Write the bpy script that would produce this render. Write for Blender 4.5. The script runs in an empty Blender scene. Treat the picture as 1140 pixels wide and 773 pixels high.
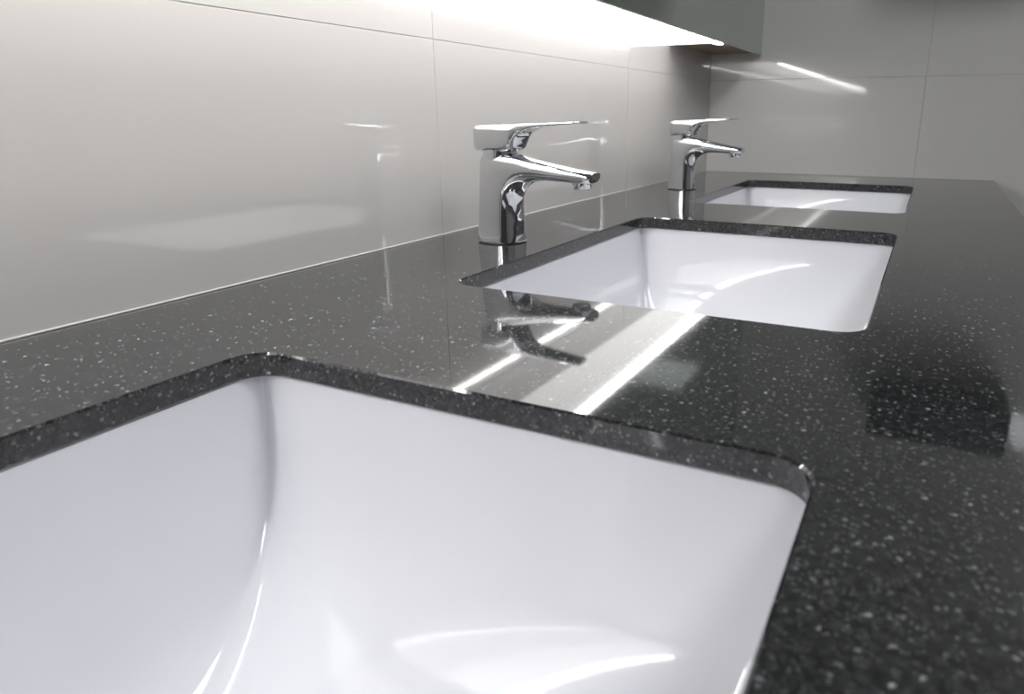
import bpy, bmesh, math
from mathutils import Vector, Matrix
S=bpy.context.scene
CT=0.85           # counter top height
BACK=1.866        # end wall y
SLAB=0.0160
def link(o): S.collection.objects.link(o); return o
def empty(name,loc):
    e=bpy.data.objects.new(name,None); e.location=loc; e.empty_display_size=.05; return link(e)
# ---------------------------------------------------------------- materials
def new_mat(name,col=(.5,.5,.5),rough=.4,metal=0,ior=1.5,coat=0):
    m=bpy.data.materials.new(name); m.use_nodes=True
    b=m.node_tree.nodes['Principled BSDF']
    b.inputs['Base Color'].default_value=(*col,1); b.inputs['Roughness'].default_value=rough
    b.inputs['Metallic'].default_value=metal; b.inputs['IOR'].default_value=ior
    b.inputs['Coat Weight'].default_value=coat
    return m,m.node_tree.nodes,m.node_tree.links,b
def noisy(name,c1,c2,scale,rough,**k):
    m,n,l,b=new_mat(name,c1,rough,**k)
    tc=n.new('ShaderNodeTexCoord'); no=n.new('ShaderNodeTexNoise'); no.inputs['Scale'].default_value=scale
    no.inputs['Detail'].default_value=4
    mx=n.new('ShaderNodeMix'); mx.data_type='RGBA'
    mx.inputs['A'].default_value=(*c1,1); mx.inputs['B'].default_value=(*c2,1)
    l.new(tc.outputs['Object'],no.inputs['Vector']); l.new(no.outputs['Fac'],mx.inputs['Factor'])
    l.new(mx.outputs['Result'],b.inputs['Base Color'])
    return m
def granite():
    m,n,l,b=new_mat('speckled_granite',rough=.045,ior=1.58)
    tc=n.new('ShaderNodeTexCoord')
    nz=n.new('ShaderNodeTexNoise'); nz.inputs['Scale'].default_value=600; nz.inputs['Detail'].default_value=3
    l.new(tc.outputs['Object'],nz.inputs['Vector'])
    ad=n.new('ShaderNodeVectorMath'); ad.operation='MULTIPLY_ADD'
    ad.inputs[1].default_value=(.0040,)*3
    l.new(nz.outputs['Color'],ad.inputs[0]); l.new(tc.outputs['Object'],ad.inputs[2])
    prev=None
    base=n.new('ShaderNodeTexNoise'); base.inputs['Scale'].default_value=260; base.inputs['Detail'].default_value=4
    l.new(tc.outputs['Object'],base.inputs['Vector'])
    br=n.new('ShaderNodeMapRange'); br.inputs['From Min'].default_value=.3; br.inputs['From Max'].default_value=.7
    l.new(base.outputs['Fac'],br.inputs['Value'])
    mx=n.new('ShaderNodeMix'); mx.data_type='RGBA'
    mx.inputs['A'].default_value=(.004,.0042,.0045,1); mx.inputs['B'].default_value=(.036,.037,.038,1)
    l.new(br.outputs['Result'],mx.inputs['Factor']); prev=mx.outputs['Result']
    for sc,rad,thr,col in ((270,.32,.54,(.22,.225,.23,1)),(520,.40,.48,(.14,.145,.15,1)),(190,.22,.68,(.40,.405,.41,1)),(130,.165,.80,(.48,.485,.49,1))):
        v=n.new('ShaderNodeTexVoronoi'); v.inputs['Scale'].default_value=sc
        l.new(ad.outputs['Vector'],v.inputs['Vector'])
        lt=n.new('ShaderNodeMapRange'); lt.inputs['From Min'].default_value=rad; lt.inputs['From Max'].default_value=rad*.4
        l.new(v.outputs['Distance'],lt.inputs['Value'])
        sp=n.new('ShaderNodeSeparateColor'); l.new(v.outputs['Color'],sp.inputs['Color'])
        g=n.new('ShaderNodeMapRange'); g.inputs['From Min'].default_value=thr; g.inputs['From Max'].default_value=1
        l.new(sp.outputs['Red'],g.inputs['Value'])
        mu=n.new('ShaderNodeMath'); mu.operation='MULTIPLY'
        l.new(lt.outputs['Result'],mu.inputs[0]); l.new(g.outputs['Result'],mu.inputs[1])
        x=n.new('ShaderNodeMix'); x.data_type='RGBA'; x.inputs['B'].default_value=col
        l.new(mu.outputs[0],x.inputs['Factor']); l.new(prev,x.inputs['A']); prev=x.outputs['Result']
    l.new(prev,b.inputs['Base Color'])
    return m
def emis(name,col,st):
    m=bpy.data.materials.new(name); m.use_nodes=True; n=m.node_tree.nodes; n.clear()
    e=n.new('ShaderNodeEmission'); e.inputs[0].default_value=(*col,1); e.inputs[1].default_value=st
    o=n.new('ShaderNodeOutputMaterial'); m.node_tree.links.new(e.outputs[0],o.inputs[0]); return m
M_gran=granite()
M_cer=noisy('white_ceramic',(.72,.72,.752),(.75,.75,.778),6,.06,ior=1.5,coat=.3)
def glazed(name,c1,c2,r1,ci):
    m=noisy(name,c1,c2,1.5,r1,ior=1.45,coat=1.0)
    b=m.node_tree.nodes['Principled BSDF']; b.inputs['Coat Roughness'].default_value=.05; b.inputs['Coat IOR'].default_value=ci; return m
M_tile=glazed('glossy_wall_tile',(.41,.394,.38),(.44,.424,.41),.36,2.1)
M_tileb=glazed('end_wall_tile',(.60,.58,.555),(.63,.61,.585),.28,1.65)
M_grout=noisy('grout',(.40,.39,.38),(.46,.45,.44),60,.8)
M_chrome=noisy('chrome',(.72,.73,.75),(.75,.76,.78),20,.035,metal=1)
M_dark=noisy('dark_plastic',(.012,.012,.013),(.02,.02,.02),40,.35)
M_mirror=noisy('mirror_glass',(.60,.65,.61),(.61,.66,.62),2,.02,metal=1)
M_wood=noisy('cabinet_laminate',(.22,.15,.10),(.30,.21,.14),30,.4)
M_caulk=noisy('silicone_caulk',(.40,.39,.38),(.46,.45,.44),50,.4)
M_floor=noisy('floor_tile',(.16,.155,.15),(.20,.195,.19),5,.3)
M_paint=noisy('painted_plaster',(.26,.255,.245),(.29,.28,.27),4,.6)
M_dwall=noisy('dark_panelling',(.055,.052,.05),(.075,.07,.068),4,.5)
M_ceil=noisy('ceiling_paint',(.50,.50,.50),(.54,.54,.54),4,.7)
M_led=emis('led_diffuser',(1,.985,.97),43)
M_under=emis('underside_glow',(1,.985,.97),3.4)  # emission stands in for LED light on the cabinet underside
M_fill=emis('fill_panel_glow',(.94,.965,1),19)  # added fill light, not a known fixture
# ---------------------------------------------------------------- mesh helpers
def mesh_obj(name,bm,mats,parent=None,loc=(0,0,0),smooth=False):
    bmesh.ops.recalc_face_normals(bm,faces=bm.faces)
    me=bpy.data.meshes.new(name); bm.to_mesh(me); bm.free()
    for m in (mats if isinstance(mats,(list,tuple)) else [mats]): me.materials.append(m)
    if smooth:
        for p in me.polygons: p.use_smooth=True
        if smooth=='auto': me.set_sharp_from_angle(angle=math.radians(35))
    o=bpy.data.objects.new(name,me); o.location=loc
    if parent: o.parent=parent
    return link(o)
def add_box(bm,x0,x1,y0,y1,z0,z1,mi=0,bev=0):
    r=bmesh.ops.create_cube(bm,size=1)
    vs=r['verts']
    for v in vs:
        v.co=Vector(((x0+x1)/2+v.co.x*(x1-x0),(y0+y1)/2+v.co.y*(y1-y0),(z0+z1)/2+v.co.z*(z1-z0)))
    fs=set(f for v in vs for f in v.link_faces)
    for f in fs: f.material_index=mi
    if bev:
        es=list(set(e for v in vs for e in v.link_edges))
        bmesh.ops.bevel(bm,geom=es,offset=bev,segments=2,affect='EDGES',profile=.5)
def box(name,dims,mat,bev=0,parent=None):
    bm=bmesh.new(); add_box(bm,*dims,bev=bev); return mesh_obj(name,bm,mat,parent)
def cuts(lo,hi,first,step):
    c=[lo]; k=math.ceil((lo-first)/step-1e-6); v=first+k*step
    while v<hi-1e-4:
        if v>lo+1e-4: c.append(v)
        v+=step
    c.append(hi); return c
# ---------------------------------------------------------------- room
X1,Y0,H=2.9,-2.6,2.7
G=.0004
bm=bmesh.new(); add_box(bm,-.12,-.0012,Y0,BACK,0,H,1)
ys=cuts(Y0,BACK,.11,.6); zs=cuts(0,H,1.079,.6)
for i in range(len(ys)-1):
    for j in range(len(zs)-1):
        add_box(bm,-.009,0,ys[i]+G,ys[i+1]-G,zs[j]+G,zs[j+1]-G,0,.0004)
mesh_obj('wall_left',bm,[M_tile,M_grout])
bm=bmesh.new(); add_box(bm,-.12,X1+.12,BACK+.0012,BACK+.12,0,H,1)
xs=cuts(0,X1,.503,.6); zs=cuts(0,H,1.079,.6)
for i in range(len(xs)-1):
    for j in range(len(zs)-1):
        add_box(bm,xs[i]+G,xs[i+1]-G,BACK,BACK+.009,zs[j]+G,zs[j+1]-G,0,.0004)
mesh_obj('wall_back',bm,[M_tileb,M_grout])
box('wall_right',(X1,X1+.12,Y0,BACK,0,H),M_paint)
box('wall_front',(-.12,X1+.12,Y0-.12,Y0,0,H),M_dwall)
box('floor',(-.12,X1+.12,Y0-.12,BACK+.12,-.1,0),M_floor)
box('ceiling',(-.12,X1+.12,Y0-.12,BACK+.12,H,H+.1),M_ceil)
# ---------------------------------------------------------------- countertop
XL,XR=.164,.509
LEN,SP,F1=.474,.680,.293
FRONT=.670
sinks=[(F1-LEN/2+SP*i) for i in range(3)]
CY0=-1.3
cu=bpy.data.curves.new('ct','CURVE'); cu.dimensions='2D'; cu.fill_mode='BOTH'
def spl(pts):
    s=cu.splines.new('POLY'); s.points.add(len(pts)-1)
    for p,q in zip(s.points,pts): p.co=(q[0],q[1],0,1)
    s.use_cyclic_u=True
def rrect(x0,x1,y0,y1,r,n=14):
    out=[]
    for cx,cy,a in ((x1-r,y1-r,0),(x0+r,y1-r,90),(x0+r,y0+r,180),(x1-r,y0+r,270)):
        for k in range(n+1):
            t=math.radians(a+90*k/n); out.append((cx+r*math.cos(t),cy+r*math.sin(t)))
    return out
BV=.0013
spl([(BV+.0005,CY0),(FRONT-BV,CY0),(FRONT-BV,BACK-BV-.0005),(BV+.0005,BACK-BV-.0005)])
for c in sinks:
    spl(rrect(XL-BV,XR+BV,c-LEN/2-BV,c+LEN/2+BV,.023))
cu.extrude=SLAB/2-BV; cu.bevel_depth=BV; cu.bevel_resolution=0
tmp=bpy.data.objects.new('tmp',cu); link(tmp)
dg=bpy.context.evaluated_depsgraph_get()
me=bpy.data.meshes.new_from_object(tmp.evaluated_get(dg)); me.name='granite_countertop'
bpy.data.objects.remove(tmp)
bm=bmesh.new(); bm.from_mesh(me); bmesh.ops.remove_doubles(bm,verts=bm.verts,dist=1e-5); bm.to_mesh(me); bm.free()
me.materials.clear(); me.materials.append(M_gran)
for p in me.polygons: p.use_smooth=True; p.material_index=0
me.set_sharp_from_angle(angle=math.radians(28))
ct=link(bpy.data.objects.new('granite_countertop',me)); ct.location=(0,0,CT-SLAB/2)
# vanity carcass under the counter
van=empty('vanity_cabinet',(0,0,0))
zt=CT-SLAB
box('back_rail',(.002,.02,CY0+.02,BACK-.002,.1,.4),M_wood,0,van)
box('front_panel',(FRONT-.045,FRONT-.025,CY0+.02,BACK-.002,.1,zt),M_wood,.001,van)
box('end_panel',(.002,FRONT-.045,CY0,CY0+.02,.0,zt),M_wood,.001,van)
box('bottom_panel',(.02,FRONT-.045,CY0+.02,BACK-.002,.1,.118),M_wood,.0,van)
box('plinth',(.04,FRONT-.09,CY0+.02,BACK-.002,.0,.1),M_dark,.0,van)
for i in range(5):
    yy=-1.25+i*.62
    box('door_leaf',(FRONT-.025,FRONT-.007,yy,min(yy+.61,BACK-.01),.13,.79),M_wood,.002,van)
# caulk beads
box('trim_1',(0,.0018,CY0,BACK,CT,CT+.0014),M_caulk,.0005)
box('trim_2',(.0019,FRONT,BACK-.0018,BACK,CT,CT+.0014),M_caulk,.0005)
# ---------------------------------------------------------------- sinks
D=.180
def se(w,n,s=.997):
    c0=(1-s**n)**(1/n)
    return max((1-(s*abs(w))**n)**(1/n)-c0,0)/(1-c0)
def depth(u,v,k=10):
    gx=1.45*D*se(u,1.9); gy=D*se(v,2.6)
    if gx<1e-6 or gy<1e-6: return 0
    m=min(gx,gy); return m*((m/gx)**k+(m/gy)**k)**(-1/k)
def bmesh_lathe(bm,prof,n):
    rings=[]
    for r,z in prof:
        if r<1e-6: rings.append([bm.verts.new((0,0,z))]*n)
        else: rings.append([bm.verts.new((r*math.cos(2*math.pi*k/n),r*math.sin(2*math.pi*k/n),z)) for k in range(n)])
    for A,B in zip(rings,rings[1:]):
        for k in range(n):
            q=[A[k],A[(k+1)%n],B[(k+1)%n],B[k]]
            u=[]
            for w in q:
                if w not in u: u.append(w)
            if len(u)>2: bm.faces.new(u)
def make_sink(c):
    a=(XR-XL)/2+.002; b=LEN/2+.002; cx=(XL+XR)/2
    root=empty('undermount_sink',(cx,c,CT-SLAB-.0006))
    N=140
    us=[math.sin(-math.pi/2+math.pi*i/N) for i in range(N+1)]
    us[0]=-1; us[-1]=1
    ax=[-a-.018]+[u*a for u in us]+[a+.018]; ay=[-b-.018]+[u*b for u in us]+[b+.018]
    bm=bmesh.new(); g=[]
    for x in ax:
        row=[]
        for y in ay:
            u=x/a; v=y/b
            z=0 if abs(u)>=1 or abs(v)>=1 else -depth(u,v)
            row.append(bm.verts.new((x,y,z)))
        g.append(row)
    for i in range(len(ax)-1):
        for j in range(len(ay)-1):
            bm.faces.new((g[i][j],g[i+1][j],g[i+1][j+1],g[i][j+1]))
    ob=mesh_obj('bowl',bm,M_cer,root,smooth=True)
    me=ob.data
    if sum(p.normal.z for p in me.polygons)<0: me.flip_normals()
    md=ob.modifiers.new('thick','SOLIDIFY'); md.thickness=.007; md.offset=-1
    bm=bmesh.new(); zc=-depth(0,0)
    prof=[(.0,.0015),(.018,.0015),(.019,.004),(.026,.005),(.031,.0035),(.033,.0005)]
    bmesh_lathe(bm,prof,48)
    mesh_obj('drain',bm,M_chrome,root,loc=(0,0,zc),smooth=True)
    u=.8
    while depth(u,0)>.055: u+=.001
    bm=bmesh.new()
    bmesh_lathe(bm,[(.0085,-.003),(.009,.001),(.011,.002),(.0125,.0005)],40)
    ov=mesh_obj('overflow_ring',bm,M_chrome,root,loc=(u*a-.001,0,-.055),smooth=True)
    ov.rotation_euler=(0,math.radians(-72),0)
    bm=bmesh.new(); bmesh_lathe(bm,[(0,-.0002),(.009,-.0002)],32)
    ov=mesh_obj('overflow_hole',bm,M_dark,root,loc=(u*a-.0018,0,-.055)); ov.rotation_euler=(0,math.radians(-72),0)
for c in sinks: make_sink(c)
# ---------------------------------------------------------------- faucets
def loft(bm,secs,n=48,ex=2.8):
    rings=[]
    for (po,pi,hw) in secs:
        c=((po[0]+pi[0])/2,(po[1]+pi[1])/2); d=((po[0]-pi[0])/2,(po[1]-pi[1])/2)
        r=[]
        for k in range(n):
            t=2*math.pi*k/n; cc,ss=math.cos(t),math.sin(t)
            a=math.copysign(abs(cc)**(2/ex),cc); s=math.copysign(abs(ss)**(2/ex),ss)
            r.append(bm.verts.new((c[0]+d[0]*a,s*hw,c[1]+d[1]*a)))
        rings.append(r)
    for A,B in zip(rings,rings[1:]):
        for k in range(n): bm.faces.new((A[k],A[(k+1)%n],B[(k+1)%n],B[k]))
    bm.faces.new(rings[0]); bm.faces.new(list(reversed(rings[-1])))
    return rings
def spline(keys,m=6):
    out=[]
    def cr(p0,p1,p2,p3,t): return .5*((2*p1)+(-p0+p2)*t+(2*p0-5*p1+4*p2-p3)*t*t+(-p0+3*p1-3*p2+p3)*t**3)
    fl=[(k[0][0],k[0][1],k[1][0],k[1][1],k[2]) for k in keys]
    for i in range(len(fl)-1):
        p=[fl[max(i-1,0)],fl[i],fl[i+1],fl[min(i+2,len(fl)-1)]]
        for s in range(m):
            v=[cr(p[0][q],p[1][q],p[2][q],p[3][q],s/m) for q in range(5)]
            out.append(((v[0],v[1]),(v[2],v[3]),v[4]))
    f=fl[-1]; out.append(((f[0],f[1]),(f[2],f[3]),f[4])); return out
def make_faucet(c):
    root=empty('basin_faucet',(.090,c,CT)); root.scale=(.975,.975,.975)
    bm=bmesh.new()
    body=[((-.0282,0.0018),(.0266,0.0018),.0262),((-.0272,.02),(.0252,.02),.0248),((-.0261,.042),(.0244,.040),.0234),
      ((-.0251,.062),(.0258,.055),.0226),((-.0243,.083),(.0322,.0650),.0222),((-.0230,.0995),(.0425,.0715),.0218),
      ((-.012,.1062),(.052,.0742),.0214),((.016,.1055),(.064,.0752),.0205),((.044,.1000),(.077,.0750),.0192),
      ((.070,.0950),(.089,.0745),.0180),((.094,.0908),(.103,.0738),.0168),((.115,.0875),(.116,.0735),.0158),((.124,.0858),(.1215,.0748),.0145)]
    loft(bm,spline(body),ex=2.9)
    mesh_obj('body',bm,M_chrome,root,smooth='auto')
    bm=bmesh.new(); bmesh_lathe(bm,[(0,0),(.0290,0),(.0290,.0013),(.0278,.002),(0,.002)],48)
    mesh_obj('base_gasket',bm,M_dark,root)
    bm=bmesh.new(); bmesh_lathe(bm,[(0,.0672),(.0092,.0672),(.0105,.0680),(.0110,.0692),(.0110,.078),(0,.078)],40)
    mesh_obj('aerator',bm,M_chrome,root,loc=(.107,0,0),smooth='auto')
    bm=bmesh.new(); bmesh_lathe(bm,[(0,.098),(.0205,.098),(.0205,.111),(0,.111)],48)
    mesh_obj('cartridge_collar',bm,M_chrome,root,loc=(-.001,0,0),smooth='auto')
    hd=[((-.0232,.1348),(-.0226,.1095),.0185),((-.0242,.1362),(-.0236,.1078),.0205),((-.0200,.1374),(-.0192,.1070),.0222),((-.004,.1380),(-.003,.1068),.0226),
        ((.012,.1385),(.0130,.1068),.0224),((.0225,.1388),(.0222,.1085),.0216),((.0275,.1390),(.0265,.1165),.0208),((.0335,.1392),(.0325,.1262),.0198),
        ((.045,.1394),(.0445,.1318),.0184),((.062,.1398),(.062,.1350),.0168),((.082,.1403),(.082,.1370),.0154),((.098,.1409),(.098,.1382),.0140),((.109,.1413),(.1088,.1392),.0115)]
    bm=bmesh.new(); loft(bm,spline(hd,5),ex=5)
    mesh_obj('lever_handle',bm,M_chrome,root,smooth='auto')
for c in sinks: make_faucet(c-.029)
# ---------------------------------------------------------------- mirror cabinet + LED
cab=empty('mirror_cabinet',(0,0,0))
ZB=CT+.288
box('carcass',(.0005,.121,-1.6,BACK-.001,ZB+.004,2.05),M_wood,0,cab)
box('mirror_door',(.121,.127,-1.6,BACK-.001,ZB-.0015,2.052),M_mirror,.0008,cab)
box('lit_underside_panel',(.002,.102,-1.5,1.54,ZB+.001,ZB+.004),M_under,0,cab)  # glowing sheet so the underside looks lit by the LED
box('led_channel',(.102,.119,-1.2,1.60,ZB-.001,ZB+.001),M_chrome,0,cab)
box('led_diffuser',(.104,.117,-1.2,1.54,ZB-.0022,ZB-.001),M_led,0,cab)
# dispenser on the end wall (seen only as a reflection in the stone)
bm=bmesh.new(); add_box(bm,.47,.77,BACK-.12,BACK,CT+.50,CT+.62,0,.012); add_box(bm,.52,.72,BACK-.115,BACK-.02,CT+.492,CT+.501,0)
mesh_obj('paper_towel_dispenser',bm,M_dark)
# fill panels added at the ceiling, out of view, to brighten the room
for (x,y) in ((1.5,.6),(1.5,-1.3)):
    e=empty('fill_panel',(x,y,H))
    bm=bmesh.new(); add_box(bm,-.3,.3,-.3,.3,-.012,-.004); mesh_obj('glow_panel',bm,M_fill,e)
    bm=bmesh.new()
    for d in ((-.32,-.3,-.32,.32),(.3,.32,-.32,.32),(-.3,.3,-.32,-.3),(-.3,.3,.3,.32)): add_box(bm,*d,-.015,0)
    mesh_obj('frame',bm,M_caulk,e)
w=bpy.data.worlds.new('World'); S.world=w; w.use_nodes=True
w.node_tree.nodes['Background'].inputs[0].default_value=(.6,.65,.7,1); w.node_tree.nodes['Background'].inputs[1].default_value=.2
# ---------------------------------------------------------------- camera
cam=bpy.data.cameras.new('camera'); co=link(bpy.data.objects.new('camera',cam)); S.camera=co
yaw,p=math.radians(26.40),math.radians(15.90)
co.location=(.5365,0,CT+.145)
d=Vector((-math.sin(yaw)*math.cos(p),math.cos(yaw)*math.cos(p),-math.sin(p)))
co.rotation_euler=d.to_track_quat('-Z','Y').to_euler()
cam.sensor_width=36; cam.sensor_fit='HORIZONTAL'; cam.lens=782.8/1140*36
cam.shift_x=-70/1140; cam.shift_y=-36/1140; cam.clip_start=.01
cam.dof.use_dof=True; cam.dof.focus_distance=.7; cam.dof.aperture_fstop=11
S.view_settings.view_transform='Standard'; S.view_settings.look='None'
